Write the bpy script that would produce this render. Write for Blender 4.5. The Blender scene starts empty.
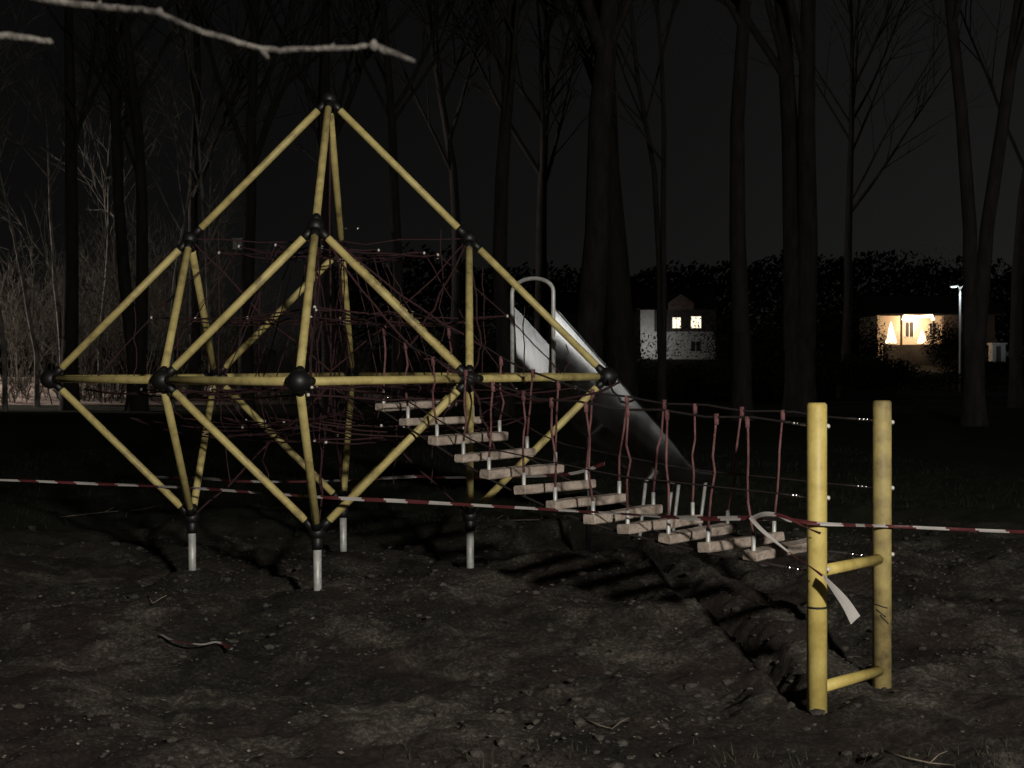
import bpy, math, random
import numpy as np
from mathutils import Vector, Matrix, noise
random.seed(7); rng = np.random.default_rng(11)
S = bpy.context.scene
COL = S.collection

# ---------------------------------------------------------------- camera
CAM = Vector((1.0515, -11.364, 1.61))
YAW, PITCH, ROLL, FPX = 0.0294052, -0.0150232, -0.0038284, 1483.454
fw = Vector((math.sin(YAW)*math.cos(PITCH), math.cos(YAW)*math.cos(PITCH), math.sin(PITCH)))
rt = Vector((math.cos(YAW), -math.sin(YAW), 0)); up = rt.cross(fw)
r2 = rt*math.cos(ROLL) + up*math.sin(ROLL); u2 = -rt*math.sin(ROLL) + up*math.cos(ROLL)
cd = bpy.data.cameras.new('camera'); cam = bpy.data.objects.new('camera', cd); COL.objects.link(cam)
m = Matrix((r2, u2, -fw)).transposed().to_4x4(); m.translation = CAM
cam.matrix_world = m
cd.sensor_width = 36; cd.lens = FPX/1024*36; cd.clip_start = .05; cd.clip_end = 3000
cd.dof.use_dof = True; cd.dof.focus_distance = 9.5; cd.dof.aperture_fstop = 9.5
S.camera = cam
def at(px, py, d):
    """a pixel of the photograph at depth d as a point of the place"""
    return CAM + fw*d + r2*((px-512)/FPX*d) + u2*((384-py)/FPX*d)

# ---------------------------------------------------------------- night sky
W = bpy.data.worlds.new('World'); S.world = W; W.use_nodes = True
nt = W.node_tree; nt.nodes.clear()
sky = nt.nodes.new('ShaderNodeTexSky'); sky.sky_type = 'NISHITA'; sky.sun_disc = False
sky.sun_elevation = math.radians(9); sky.sun_rotation = math.radians(24)
hs = nt.nodes.new('ShaderNodeHueSaturation'); hs.inputs['Saturation'].default_value = .12
bg = nt.nodes.new('ShaderNodeBackground'); bg.inputs['Strength'].default_value = .0014
wo = nt.nodes.new('ShaderNodeOutputWorld')
nt.links.new(sky.outputs[0], hs.inputs['Color']); gm_ = nt.nodes.new('ShaderNodeGamma'); gm_.inputs['Gamma'].default_value = .5
nt.links.new(hs.outputs[0], gm_.inputs['Color']); nt.links.new(gm_.outputs[0], bg.inputs['Color']); nt.links.new(bg.outputs[0], wo.inputs[0])

def point_light(name, loc, watts, color, radius=.1):
    l = bpy.data.lights.new(name, 'POINT'); l.energy = watts; l.color = color; l.shadow_soft_size = radius
    o = bpy.data.objects.new(name, l); COL.objects.link(o); o.location = loc
    return o
MAIN = Vector((4.7, -16.6, 4.7))
point_light('street_light', MAIN, 7900, (1.0, .945, .84), .30)
LEFT = at(-270, 200, 57)
pl_ = point_light('path_light', LEFT, 9500, (1.0, .86, .76), .15); pl_.data.type = 'SPOT'
pl_.data.spot_size = math.radians(104); pl_.data.spot_blend = .5
pl_.rotation_euler = (Vector((-15, 52, .9))-LEFT).to_track_quat('-Z', 'Y').to_euler()
RIGHT = Vector((43, 2.5, 5.6))
rl_ = point_light('reflector_spot', RIGHT, 12000, (.97, .98, 1), .2); rl_.data.type = 'SPOT'; rl_.data.spot_size = math.radians(84); rl_.data.spot_blend = .4  # added spot on the unseen wall that the slide reflects
rl_.rotation_euler = Vector((1, 0, .02)).to_track_quat('-Z', 'Y').to_euler()

S.view_settings.view_transform = 'Standard'; S.view_settings.look = 'None'
S.view_settings.exposure = 0; S.view_settings.gamma = 1; S.view_settings.use_curve_mapping = False
S.render.engine = 'CYCLES'
S.cycles.use_denoising = True; S.cycles.max_bounces = 5; S.cycles.use_light_tree = True
S.cycles.sample_clamp_indirect = 3

# ---------------------------------------------------------------- materials
def mat(name, c1, c2=None, scale=8, rough=.8, metal=0, bump=0, bscale=40, emit=None, es=0, stretch=None, detail=5, lo=.35, hi=.65, spec=None, c3=None):
    m_ = bpy.data.materials.new(name); m_.use_nodes = True
    n = m_.node_tree; b = n.nodes['Principled BSDF']
    b.inputs['Roughness'].default_value = rough; b.inputs['Metallic'].default_value = metal
    if spec is not None: b.inputs['Specular IOR Level'].default_value = spec
    b.inputs['Base Color'].default_value = (*c1, 1)
    tc = n.nodes.new('ShaderNodeTexCoord'); vec = tc.outputs['Object']
    if stretch:
        mp = n.nodes.new('ShaderNodeMapping'); mp.inputs['Scale'].default_value = stretch
        n.links.new(vec, mp.inputs[0]); vec = mp.outputs[0]
    if c2:
        nz = n.nodes.new('ShaderNodeTexNoise'); nz.inputs['Scale'].default_value = scale; nz.inputs['Detail'].default_value = detail
        nz.inputs['Roughness'].default_value = .65
        n.links.new(vec, nz.inputs['Vector'])
        cr = n.nodes.new('ShaderNodeValToRGB'); cr.color_ramp.elements[0].position = lo; cr.color_ramp.elements[1].position = hi
        cr.color_ramp.elements[0].color = (*c1, 1); cr.color_ramp.elements[1].color = (*c2, 1)
        if c3:
            e = cr.color_ramp.elements.new((lo+hi)/2); e.color = (*c3, 1)
        n.links.new(nz.outputs['Fac'], cr.inputs[0]); n.links.new(cr.outputs[0], b.inputs['Base Color'])
        rr = n.nodes.new('ShaderNodeMapRange'); rr.inputs[3].default_value = max(rough-.12, .05); rr.inputs[4].default_value = min(rough+.12, 1)
        n.links.new(nz.outputs['Fac'], rr.inputs[0]); n.links.new(rr.outputs[0], b.inputs['Roughness'])
    if bump:
        bn = n.nodes.new('ShaderNodeTexNoise'); bn.inputs['Scale'].default_value = bscale; bn.inputs['Detail'].default_value = 6
        n.links.new(vec, bn.inputs['Vector'])
        bp = n.nodes.new('ShaderNodeBump'); bp.inputs['Strength'].default_value = bump; bp.inputs['Distance'].default_value = .02
        n.links.new(bn.outputs['Fac'], bp.inputs['Height']); n.links.new(bp.outputs[0], b.inputs['Normal'])
    if emit:
        b.inputs['Emission Color'].default_value = (*emit, 1); b.inputs['Emission Strength'].default_value = es
    return m_
M = {}
M['yellow'] = mat('yellow_paint', (.45, .345, .10), (.66, .53, .17), 7, .5, bump=.08, bscale=60, c3=(.58, .455, .14))
M['yellow_frame'] = mat('aged_yellow_paint', (.22, .175, .075), (.54, .45, .18), 7, .5, bump=.08, bscale=50, lo=.32, hi=.6, c3=(.44, .36, .14))
M['yellow_mottled'] = mat('mottled_yellow_paint', (.11, .08, .045), (.46, .37, .14), 4, .6, bump=.08, bscale=50, lo=.36, hi=.64, c3=(.31, .245, .10))  # far post: blotchy brown and yellow, darker overall than the near post
M['rubber'] = mat('black_plastic', (.006, .006, .006), None, rough=.5)
M['clamp'] = mat('pale_glint_clamp', (.6, .58, .56), None, rough=.4)  # pale colour stands in for metal glints on clamps and bolts
M['galv'] = mat('galvanised_steel', (.38, .38, .38), (.62, .62, .60), 20, .5, metal=.25, lo=.3, hi=.7)
M['shiny'] = mat('bright_steel', (.8, .8, .8), None, rough=.18, metal=1)
M['steel'] = mat('brushed_steel', (.40, .40, .40), (.55, .55, .54), 3, .17, metal=1.0, stretch=(1, 1, .4), bump=.02, bscale=30)
M['rope'] = mat('burgundy_rope', (.018, .0045, .006), (.05, .012, .016), 60, .8, bump=.5, bscale=250)
M['dark_rope'] = mat('dark_wire_rope', (.010, .007, .007), (.022, .014, .014), 60, .7, bump=.3, bscale=250)
M['hanger'] = mat('faded_red_rope', (.075, .022, .025), (.22, .10, .10), 18, .8, bump=.5, bscale=250, stretch=(1, 1, .5))
M['log'] = mat('weathered_wood', (.16, .125, .10), (.50, .42, .36), 10, .85, bump=.5, bscale=45, stretch=(1, .35, 1), lo=.3, hi=.7, c3=(.36, .295, .25))
M['tape_red'] = mat('red_tape', (.075, .016, .020), (.12, .03, .033), 5, .4)
M['tape_white'] = mat('white_tape', (.38, .36, .35), (.5, .47, .45), 5, .4)
M['ring'] = mat('black_ring', (.01, .01, .01), None, rough=.7)
M['bark'] = mat('dark_bark', (.013, .012, .011), (.040, .037, .034), 6, .95, bump=.8, bscale=18, stretch=(1, 1, .25))
M['bark_pale'] = mat('pale_bark', (.07, .065, .055), (.30, .28, .25), 4, .9, bump=.5, bscale=18, stretch=(1, 1, .5), lo=.4, hi=.6)
M['twig'] = mat('twig_bark', (.09, .075, .055), (.26, .23, .19), 12, .9)
M['near_twig'] = mat('lichened_bark', (.014, .011, .009), (.11, .10, .09), 45, .85, bump=.6, bscale=120)
M['shrub'] = mat('shrub_stems', (.035, .032, .025), (.13, .12, .095), 2, .95)
M['evergreen'] = mat('dark_hedge_leaves', (.006, .008, .005), (.018, .022, .013), 3, .95, spec=.08)
M['plaster'] = mat('pale_plaster', (.45, .44, .42), (.6, .59, .56), 2, .9)
M['plaster_warm'] = mat('cream_plaster', (.55, .45, .33), (.65, .55, .42), 1.5, .9)
M['darkwood'] = mat('dark_timber', (.05, .04, .035), (.09, .075, .065), 3, .85)
M['gablewood'] = mat('brown_gable_boards', (.14, .10, .08), (.2, .15, .12), 3, .9)
M['roof'] = mat('dark_roof_tiles', (.02, .018, .018), (.04, .035, .033), 3, .85)
M['litwin'] = mat('lit_window_glass', (.9, .8, .6), None, rough=.3, emit=(1, .86, .62), es=1.6)
M['fairy'] = mat('warm_light_string', (1, .8, .5), None, emit=(1, .72, .42), es=5.5)
M['lampglass'] = mat('lamp_glass', (1, 1, 1), None, emit=(.85, .93, 1), es=3.5)
M['lampglass2'] = mat('warm_lamp_glass', (1, 1, 1), None, emit=(1, .9, .75), es=8)
M['frame_white'] = mat('white_window_frame', (.6, .6, .58), None, rough=.5)
M['boxwood'] = mat('grey_box_wood', (.30, .29, .27), (.42, .41, .38), 10, .9)
M['clod'] = mat('dry_soil_clods', (.022, .019, .016), (.075, .066, .056), 9, .95, bump=.6, bscale=60)
M['leaf'] = mat('dead_leaves', (.06, .048, .036), (.22, .195, .155), 2.5, .85)
M['grass'] = mat('winter_grass_blades', (.012, .015, .008), (.04, .042, .022), 1.5, .9)
M['straw'] = mat('straw_twigs', (.08, .06, .045), (.19, .16, .12), 5, .9)
M['cabinet'] = mat('light_grey_paint', (.4, .42, .44), None, rough=.6)

# ---------------------------------------------------------------- mesh helpers
class MB:
    def __init__(s): s.v = []; s.f = []; s.mi = []; s.mats = []
    def m(s, mt):
        if mt not in s.mats: s.mats.append(mt)
        return s.mats.index(mt)
    def tube(s, pts, rad, mt, n=8, cap=True):
        pts = [Vector(p) for p in pts]
        if not hasattr(rad, '__len__'): rad = [rad]*len(pts)
        k = s.m(mt); b0 = len(s.v); prev = None
        for i, p in enumerate(pts):
            t = (pts[min(i+1, len(pts)-1)] - pts[max(i-1, 0)])
            if t.length < 1e-9: t = Vector((0, 0, 1))
            t.normalize()
            if prev is None:
                a = Vector((0, 0, 1)) if abs(t.z) < .9 else Vector((1, 0, 0))
                e1 = t.cross(a).normalized()
            else:
                e1 = (prev - t*prev.dot(t)).normalized()
            prev = e1; e2 = t.cross(e1)
            for j in range(n):
                an = 2*math.pi*j/n
                s.v.append(tuple(p + (e1*math.cos(an) + e2*math.sin(an))*rad[i]))
        for i in range(len(pts)-1):
            for j in range(n):
                a = b0+i*n+j; b = b0+i*n+(j+1) % n
                s.f.append((a, b, b+n, a+n)); s.mi.append(k)
        if cap:
            s.f.append(tuple(b0+j for j in reversed(range(n)))); s.mi.append(k)
            e = b0+(len(pts)-1)*n
            s.f.append(tuple(e+j for j in range(n))); s.mi.append(k)
    def ball(s, c, r, mt, n=12, sq=(1, 1, 1)):
        c = Vector(c); k = s.m(mt); b0 = len(s.v); h = n//2
        for i in range(1, h):
            th = math.pi*i/h
            for j in range(n):
                ph = 2*math.pi*j/n
                s.v.append((c.x+r*sq[0]*math.sin(th)*math.cos(ph), c.y+r*sq[1]*math.sin(th)*math.sin(ph), c.z+r*sq[2]*math.cos(th)))
        top = len(s.v); s.v.append((c.x, c.y, c.z+r*sq[2])); s.v.append((c.x, c.y, c.z-r*sq[2]))
        for i in range(h-2):
            for j in range(n):
                a = b0+i*n+j; b = b0+i*n+(j+1) % n
                s.f.append((a, a+n, b+n, b)); s.mi.append(k)
        for j in range(n):
            s.f.append((top, b0+j, b0+(j+1) % n)); s.mi.append(k)
            e = b0+(h-2)*n
            s.f.append((top+1, e+(j+1) % n, e+j)); s.mi.append(k)
    def box(s, lo, hi, mt, M4=None):
        k = s.m(mt); b0 = len(s.v)
        for z in (lo[2], hi[2]):
            for x, y in ((lo[0], lo[1]), (hi[0], lo[1]), (hi[0], hi[1]), (lo[0], hi[1])):
                p = Vector((x, y, z))
                s.v.append(tuple(M4 @ p) if M4 else tuple(p))
        for f in ((3, 2, 1, 0), (4, 5, 6, 7), (0, 1, 5, 4), (1, 2, 6, 5), (2, 3, 7, 6), (3, 0, 4, 7)):
            s.f.append(tuple(b0+i for i in f)); s.mi.append(k)
    def quad(s, pts, mt):
        k = s.m(mt); b0 = len(s.v)
        for p in pts: s.v.append(tuple(p))
        s.f.append(tuple(range(b0, b0+len(pts)))); s.mi.append(k)
    def build(s, name, parent=None, smooth=True, origin=None):
        me = bpy.data.meshes.new(name)
        v = s.v
        if origin is not None:
            o_ = Vector(origin); v = [tuple(Vector(p)-o_) for p in v]
        me.from_pydata(v, [], s.f)
        for mt in s.mats: me.materials.append(M[mt])
        me.polygons.foreach_set('material_index', s.mi)
        if smooth: me.shade_smooth()
        me.update()
        o = bpy.data.objects.new(name, me); COL.objects.link(o)
        if origin is not None: o.location = origin
        if parent: o.parent = parent; 
        return o
def flat(o):
    o.data.polygons.foreach_set('use_smooth', [False]*len(o.data.polygons)); return o
def tag(o, label=None, cat=None, group=None, kind=None):
    if label: o['label'] = label
    if cat: o['category'] = cat
    if group: o['group'] = group
    if kind: o['kind'] = kind
    return o
def thing(name, loc, label, cat, group=None):
    o = bpy.data.objects.new(name, None); COL.objects.link(o); o.location = loc; o.empty_display_size = .2
    return tag(o, label, cat, group)
def part(mb, name, root, smooth=True):
    """mesh given in world coordinates becomes a child of root (root unrotated)"""
    o = mb.build(name, None, smooth)
    off = Vector(root.location); pp = root.parent
    while pp: off += Vector(pp.location); pp = pp.parent
    me = o.data; me.transform(Matrix.Translation(-off))
    o.parent = root
    return o
def dupe(root, loc, rz=0, scale=None, label=None):
    r = root.copy(); COL.objects.link(r); r.location = loc; r.rotation_euler = (0, 0, rz)
    if scale: r.scale = scale
    if label: r['label'] = label
    for c in root.children:
        k = c.copy(); COL.objects.link(k); k.parent = r
    return r

# ---------------------------------------------------------------- terrain
def sstep(a, b, x):
    t = np.clip((x-a)/(b-a), 0, 1); return t*t*(3-2*t)
LAT = rng.random((256, 256))
def vnoise(x, y, s, ox=0):
    x = x*s+ox+500.3; y = y*s+ox*1.7+500.7
    xi = np.floor(x).astype(int); yi = np.floor(y).astype(int); fx = x-xi; fy = y-yi
    fx = fx*fx*(3-2*fx); fy = fy*fy*(3-2*fy)
    g = lambda a, b: LAT[a % 256, b % 256]
    return (g(xi, yi)*(1-fx)*(1-fy)+g(xi+1, yi)*fx*(1-fy)+g(xi, yi+1)*(1-fx)*fy+g(xi+1, yi+1)*fx*fy)-.5
def segd(x, y, pts):
    d = np.full(np.shape(x), 1e9)
    for (ax, ay), (bx, by) in zip(pts[:-1], pts[1:]):
        vx, vy = bx-ax, by-ay; t = np.clip(((x-ax)*vx+(y-ay)*vy)/(vx*vx+vy*vy), 0, 1)
        d = np.minimum(d, np.hypot(x-ax-t*vx, y-ay-t*vy))
    return d
def gpt(px, py, z):      # where the sight line through a pixel meets the level z
    d = at(px, py, 1.0)-CAM; t = (z-CAM.z)/d.z; p = CAM+d*t; return p
TR = [(p.x, p.y) for p in (gpt(556, 540, -.05), gpt(640, 566, -.1), gpt(674, 590, -.13), gpt(690, 622, -.2), gpt(745, 652, -.24), gpt(788, 690, -.25), gpt(806, 708, -.25))]
TR2 = [(p.x, p.y) for p in (gpt(870, 668, -.25), gpt(820, 625, -.22), gpt(740, 590, -.15), gpt(690, 560, -.1))]
R_ = 2.12
def hgt(x, y):
    x = np.asarray(x, float); y = np.asarray(y, float)
    z = -.25*sstep(-1.0, -3.0, y)
    z = z + 2.0*sstep(70, 150, y) + 1.0*sstep(40, 54, y)*(1-sstep(-8, 2, x))
    near = 1-sstep(9, 22, y)
    w = sstep(-1.2, -2.2, y)*0+1
    n = .17*vnoise(x, y, .8, 3)+.11*vnoise(x, y, 1.9, 9)+.09*vnoise(x, y, 4.5, 21)+.045*vnoise(x, y, 11, 33)+.02*vnoise(x, y, 25, 45)
    z = z + n*(near*.9+.1)
    far = sstep(60, 120, y)
    z = z + .6*vnoise(x, y, .06, 70)*far
    d = segd(x+.07*vnoise(x, y, 4, 5), y+.2*vnoise(x, y, 3, 8), TR)
    z = z - .13*np.exp(-(d/.075)**2) + .05*np.exp(-((d-.22)/.12)**2)
    d2 = segd(x+.1*vnoise(x, y, 3, 15), y+.3*vnoise(x, y, 2.2, 18), TR2)
    z = z - .10*np.exp(-(d2/.17)**2)
    for fx, fy in ((-R_/2, 0), (0, -R_/2), (R_/2, 0), (0, R_/2)):
        w = np.exp(-(((x-fx)**2+(y-fy)**2)/.30**2)**1.5); z = z*(1-w)+.03*w
    for px_c, py_c, dd in ((817, 710, 7.9), (882, 686, 8.5)):
        c = at(px_c, py_c, dd); w = np.exp(-(((x-c.x)**2+(y-c.y)**2)/.20**2)**1.5); z = z*(1-w)+(-.262)*w
    return z
def gz(x, y): return float(hgt(np.array([x]), np.array([y]))[0])
def ticks(segs):
    out = []
    for a, b, st in segs: out += list(np.arange(a, b-1e-6, st))
    out.append(segs[-1][1]); return np.array(out)
xs = ticks([(-600, -60, 30), (-60, -20, 2.5), (-20, -5, .4), (-5, -2.2, .08), (-2.2, 5.6, .032), (5.6, 9, .1), (9, 30, .6), (30, 90, 4), (90, 600, 30)])
ys = ticks([(-300, -20, 20), (-20, -6, .8), (-6, -1, .03), (-1, 3, .05), (3, 9, .12), (9, 30, .6), (30, 80, 2), (80, 200, 6), (200, 900, 50)])
X, Y = np.meshgrid(xs, ys); Z = hgt(X, Y)
nx, ny = len(xs), len(ys)
verts = np.stack([X.ravel(), Y.ravel(), Z.ravel()], 1)
ii = np.arange(nx*ny).reshape(ny, nx)
fc = np.stack([ii[:-1, :-1].ravel(), ii[:-1, 1:].ravel(), ii[1:, 1:].ravel(), ii[1:, :-1].ravel()], 1)
gm = bpy.data.meshes.new('ground'); gm.vertices.add(nx*ny); gm.vertices.foreach_set('co', verts.ravel())
gm.loops.add(fc.size); gm.loops.foreach_set('vertex_index', fc.ravel().astype(np.int32))
gm.polygons.add(len(fc)); gm.polygons.foreach_set('loop_start', np.arange(0, fc.size, 4, dtype=np.int32))
gm.update(calc_edges=True); gm.shade_smooth(); gm.validate()
ground = bpy.data.objects.new('ground', gm); COL.objects.link(ground); tag(ground, kind='structure')
# soil near, thin grass further back
gmat = bpy.data.materials.new('dug_soil_and_grass'); gmat.use_nodes = True
n = gmat.node_tree; b = n.nodes['Principled BSDF']; b.inputs['Roughness'].default_value = .95; b.inputs['Specular IOR Level'].default_value = .2
tc = n.nodes.new('ShaderNodeTexCoord')
def nz(scale, det=6, rough=.65):
    q = n.nodes.new('ShaderNodeTexNoise'); q.inputs['Scale'].default_value = scale; q.inputs['Detail'].default_value = det; q.inputs['Roughness'].default_value = rough
    n.links.new(tc.outputs['Object'], q.inputs['Vector']); return q
def ramp(src, stops):
    q = n.nodes.new('ShaderNodeValToRGB'); e = q.color_ramp.elements
    e[0].position, e[0].color = stops[0][0], (*stops[0][1], 1); e[1].position, e[1].color = stops[-1][0], (*stops[-1][1], 1)
    for p_, c_ in stops[1:-1]:
        w_ = e.new(p_); w_.color = (*c_, 1)
    n.links.new(src, q.inputs[0]); return q
def mix(f, a, b_, mode='MIX'):
    q = n.nodes.new('ShaderNodeMix'); q.data_type = 'RGBA'; q.blend_type = mode
    if isinstance(f, float): q.inputs[0].default_value = f
    else: n.links.new(f, q.inputs[0])
    n.links.new(a, q.inputs[6]); n.links.new(b_, q.inputs[7]); return q.outputs[2]
soil = ramp(nz(1.1, 8, .7).outputs['Fac'], [(.34, (.016, .014, .0125)), (.5, (.046, .041, .035)), (.62, (.140, .128, .110))])
fine = ramp(nz(38, 8, .75).outputs['Fac'], [(.30, (.25, .25, .25)), (.5, (.75, .75, .75)), (.60, (1.9, 1.85, 1.8))])
soilc = mix(1.0, soil.outputs[0], fine.outputs[0], 'MULTIPLY')
red = ramp(nz(.9, 4).outputs['Fac'], [(.45, (0, 0, 0)), (.62, (1, 1, 1))])
rs = n.nodes.new('ShaderNodeRGB'); rs.outputs[0].default_value = (.06, .036, .029, 1)
rf = n.nodes.new('ShaderNodeMath'); rf.operation = 'MULTIPLY'; rf.inputs[1].default_value = .35; n.links.new(red.outputs[0], rf.inputs[0])
soilc = mix(rf.outputs[0], soilc, rs.outputs[0])
gr = ramp(nz(3, 8, .75).outputs['Fac'], [(.35, (.012, .0145, .009)), (.65, (.034, .036, .022))])
sx = n.nodes.new('ShaderNodeSeparateXYZ'); n.links.new(tc.outputs['Object'], sx.inputs[0])
ad = n.nodes.new('ShaderNodeMath'); ad.operation = 'MULTIPLY_ADD'; ad.inputs[1].default_value = 5; n.links.new(nz(.5, 5).outputs['Fac'], ad.inputs[0]); n.links.new(sx.outputs[1], ad.inputs[2])
mr = n.nodes.new('ShaderNodeMapRange'); mr.inputs[1].default_value = 3.5; mr.inputs[2].default_value = 6; n.links.new(ad.outputs[0], mr.inputs[0])
fin = mix(mr.outputs[0], soilc, gr.outputs[0])
n.links.new(fin, b.inputs['Base Color'])
bp = n.nodes.new('ShaderNodeBump'); bp.inputs['Strength'].default_value = .9; bp.inputs['Distance'].default_value = .06
n.links.new(nz(16, 10, .8).outputs['Fac'], bp.inputs['Height']); n.links.new(bp.outputs[0], b.inputs['Normal'])
gm.materials.append(gmat)

# sandy path beyond the lawn on the left
M['sand'] = mat('sandy_path', (.22, .17, .14), (.40, .33, .29), 1.2, .95, bump=.6, bscale=8)
mb = MB(); px_ = np.linspace(-70, 4, 60)
P0 = [(x, 42.5+.06*(x+20)+.8*math.sin(x*.2)) for x in px_]; k = mb.m('sand')
rows = 7
for i, (x, y) in enumerate(P0):
    w = 11 if x < -8 else 11*(1-(x+8)/14)+.6
    for j in range(rows):
        yy = y + w*j/(rows-1); mb.v.append((x, yy, gz(x, yy)+.02))
for i in range(len(P0)-1):
    for j in range(rows-1):
        a = i*rows+j; mb.f.append((a, a+rows, a+rows+1, a+1)); mb.mi.append(k)
tag(mb.build('path'), kind='structure')

# ---------------------------------------------------------------- climbing frame
R = 2.12; HZ = .704*R
def V(x, y, z): return Vector((x, y, z))
nd = dict(A=V(0, 0, HZ+R), E=V(-R, 0, HZ), G=V(0, -R, HZ), I=V(R, 0, HZ), K=V(0, R, HZ)); Bt = V(0, 0, HZ-R)
md = lambda a, b_: (a+b_)/2
for k_, (a, b_) in dict(B='AE', C='AG', D='AI', P='AK', F='EG', H='GI', Q='IK', J='KE').items(): nd[k_] = md(nd[a], nd[b_])
for k_, a in dict(L='E', M='G', N='I', O='K').items(): nd[k_] = md(nd[a], Bt)
poles = 'AB AC AD AP BE CG DI PK BF BJ CF CH DH DQ PQ PJ EF FG GH HI IQ QK KJ JE EL FL JL GM FM HM IN HN QN KO JO QO'.split()
frame = thing('climbing_frame', (0, 0, 0), 'tall yellow octahedral climbing frame of poles with black ball joints and red rope net', 'climbing frame')
for pq in poles:
    a, b_ = nd[pq[0]], nd[pq[1]]; t = (b_-a).normalized()
    mb = MB(); c0, c1 = a+t*.115, b_-t*.115
    mb.tube([c0, c0+t*.006, c1-t*.006, c1], [.022, .028, .028, .022], 'yellow_frame', 14)
    part(mb, 'pole', frame)
for k_ in nd:
    mb = MB(); c = nd[k_]; r = .078 if k_ in 'GFEI' else .060
    mb.ball(c, r, 'rubber', 18, (1, 1, .95))
    for pq in poles:
        if k_ in pq:
            o_ = nd[pq[0] if pq[1] == k_ else pq[1]]; t = (o_-c).normalized()
            mb.tube([c+t*.04, c+t*.10, c+t*.125], [.036, .030, .021], 'rubber', 10)
    if k_ in 'LMNO':
        mb.tube([c, c-V(0, 0, .09), c-V(0, 0, .12)], [.045, .04, .034], 'rubber', 12)
    part(mb, 'joint', frame)
for k_ in 'LMNO':
    c = nd[k_]; mb = MB(); g = gz(c.x, c.y)
    mb.tube([c-V(0, 0, .10), V(c.x, c.y, g-.15)], .029, 'galv', 14)
    part(mb, 'foot', frame)
def rope(mb, a, b_, sag=.03, r=.006, mt='rope', seg=8, jit=.008, n_=5):
    a = Vector(a); b_ = Vector(b_); pts = []
    for i in range(seg+1):
        t = i/seg; p = a.lerp(b_, t); p.z -= sag*4*t*(1-t)*(a-b_).length
        if 0 < i < seg: p += Vector((random.gauss(0, jit), random.gauss(0, jit), random.gauss(0, jit)))
        pts.append(p)
    mb.tube(pts, r, mt, n_, cap=False)
net = MB(); clamp = MB(); C0 = V(0, 0, HZ-.05)
ax6 = [V(1, 0, 0), V(0, 1, 0), V(-1, 0, 0), V(0, -1, 0)]
def ring(s, zoff=0, sag=.02):
    P = [C0+a*R*s+V(random.gauss(0, .03), random.gauss(0, .03), zoff+random.gauss(0, .03)) for a in ax6]
    for i in range(4): rope(net, P[i], P[(i+1) % 4], sag)
    return P
# main diagonals between the poles
for a, b_ in (('E', 'I'), ('G', 'K')): rope(net, nd[a], nd[b_], .008, .008)
rope(net, nd['A'], C0, 0, .008, jit=.004)
for k_ in 'LMNO': rope(net, nd[k_], C0, .01, .008)
for k_ in 'BCDP': rope(net, nd[k_], C0+V(0, 0, .1), .03, .007)
for k_ in 'FHQJ': rope(net, nd[k_], C0, .02, .007)
rope(net, nd['B'], nd['D'], .012, .005); rope(net, nd['C'], nd['P'], .02, .006)
for s in (.4, .66, .86):
    prev = None
    for zo, f in ((-.4, .72), (0, 1), (.5, .74), (1.0, .46)):
        if s > .8 and zo < 0: continue
        P = ring(s*f, zo, .02)
        for i in range(4):
            clamp.ball(P[i], .013, 'clamp', 6)
            if prev:
                rope(net, prev[i], P[i], 0, .005, seg=5, jit=.005)
                if s < .8: rope(net, (prev[i]+prev[(i+1) % 4])/2, (P[i]+P[(i+1) % 4])/2, 0, .005, seg=5, jit=.005)
        prev = P
for si, s in enumerate(np.linspace(.25, .85, 5)):      # webs in the two upright planes
    for a in ax6:
        if si % 2 == 0 and abs(a.y) > .5: continue
        h = R*(1-s)
        rope(net, C0+a*R*s, C0+a*R*s+V(0, 0, h*.93 if s > .3 else .7), 0, .005, jit=.012)
        if s < .5: rope(net, C0+a*R*s, C0+a*R*s*.9-V(0, 0, R*.36), 0, .005, jit=.012)
for i in range(4):                      # loose lower mesh
    a, b_ = ax6[i], ax6[(i+1) % 4]
    for s in (.2, .35, .5, .65):
        rope(net, C0+a*R*s*1.1+V(0, 0, -.25), C0+b_*R*s*1.1+V(0, 0, -.25), .05, .006)
        clamp.ball(C0+(a+b_)*R*s*.55+V(0, 0, -.3), .012, 'clamp', 6)
part(net, 'rope_net', frame)
cl = part(clamp, 'net_clamps', frame); tag(cl, kind='stuff')
rc = MB()
for i, (x, y) in enumerate([(355, 229), (343, 229), (372, 257), (435, 259), (270, 271), (385, 398)]):
    rc = MB(); p = at(x, y, 11.2); rc.tube([p, p+V(.035, .0, .006)], .007, 'shiny', 6); part(rc, 'shackle', frame)

# ---------------------------------------------------------------- rope bridge
DL = V(.68, .733, 0).normalized(); NLOG = 12
LP = [(417, 405), (441, 421), (469, 438), (496, 455), (523, 471), (556, 487), (588, 501), (624, 514), (661, 524), (699, 533), (742, 542), (785, 549)]
bridge = thing('rope_bridge', (1.75, -1.75, 0), 'rope suspension bridge with twelve pale wooden steps hanging on red ropes', 'rope bridge')
cent = []
for (px, py) in LP:
    k_ = (px-512)/FPX
    # centre line of the bridge is x = u, y = -u
    d0 = at(px, py, 1.0)-CAM; t = -(CAM.x+CAM.y)/(d0.x+d0.y); p = CAM+d0*t; cent.append(p)
def hand_z(u): return float(np.interp(u, [.3, .665, 1.06, 1.4, 1.75, 2.2, 2.8, 3.2], [2.02, 1.86, 1.63, 1.47, 1.38, 1.33, 1.29, 1.27]))
N0 = at(817, 710, 7.9); F0 = at(882, 686, 8.5)
HL = .365
def side_pt(u, s, z): return V(u, -u, z) + DL*(s*HL)
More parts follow.
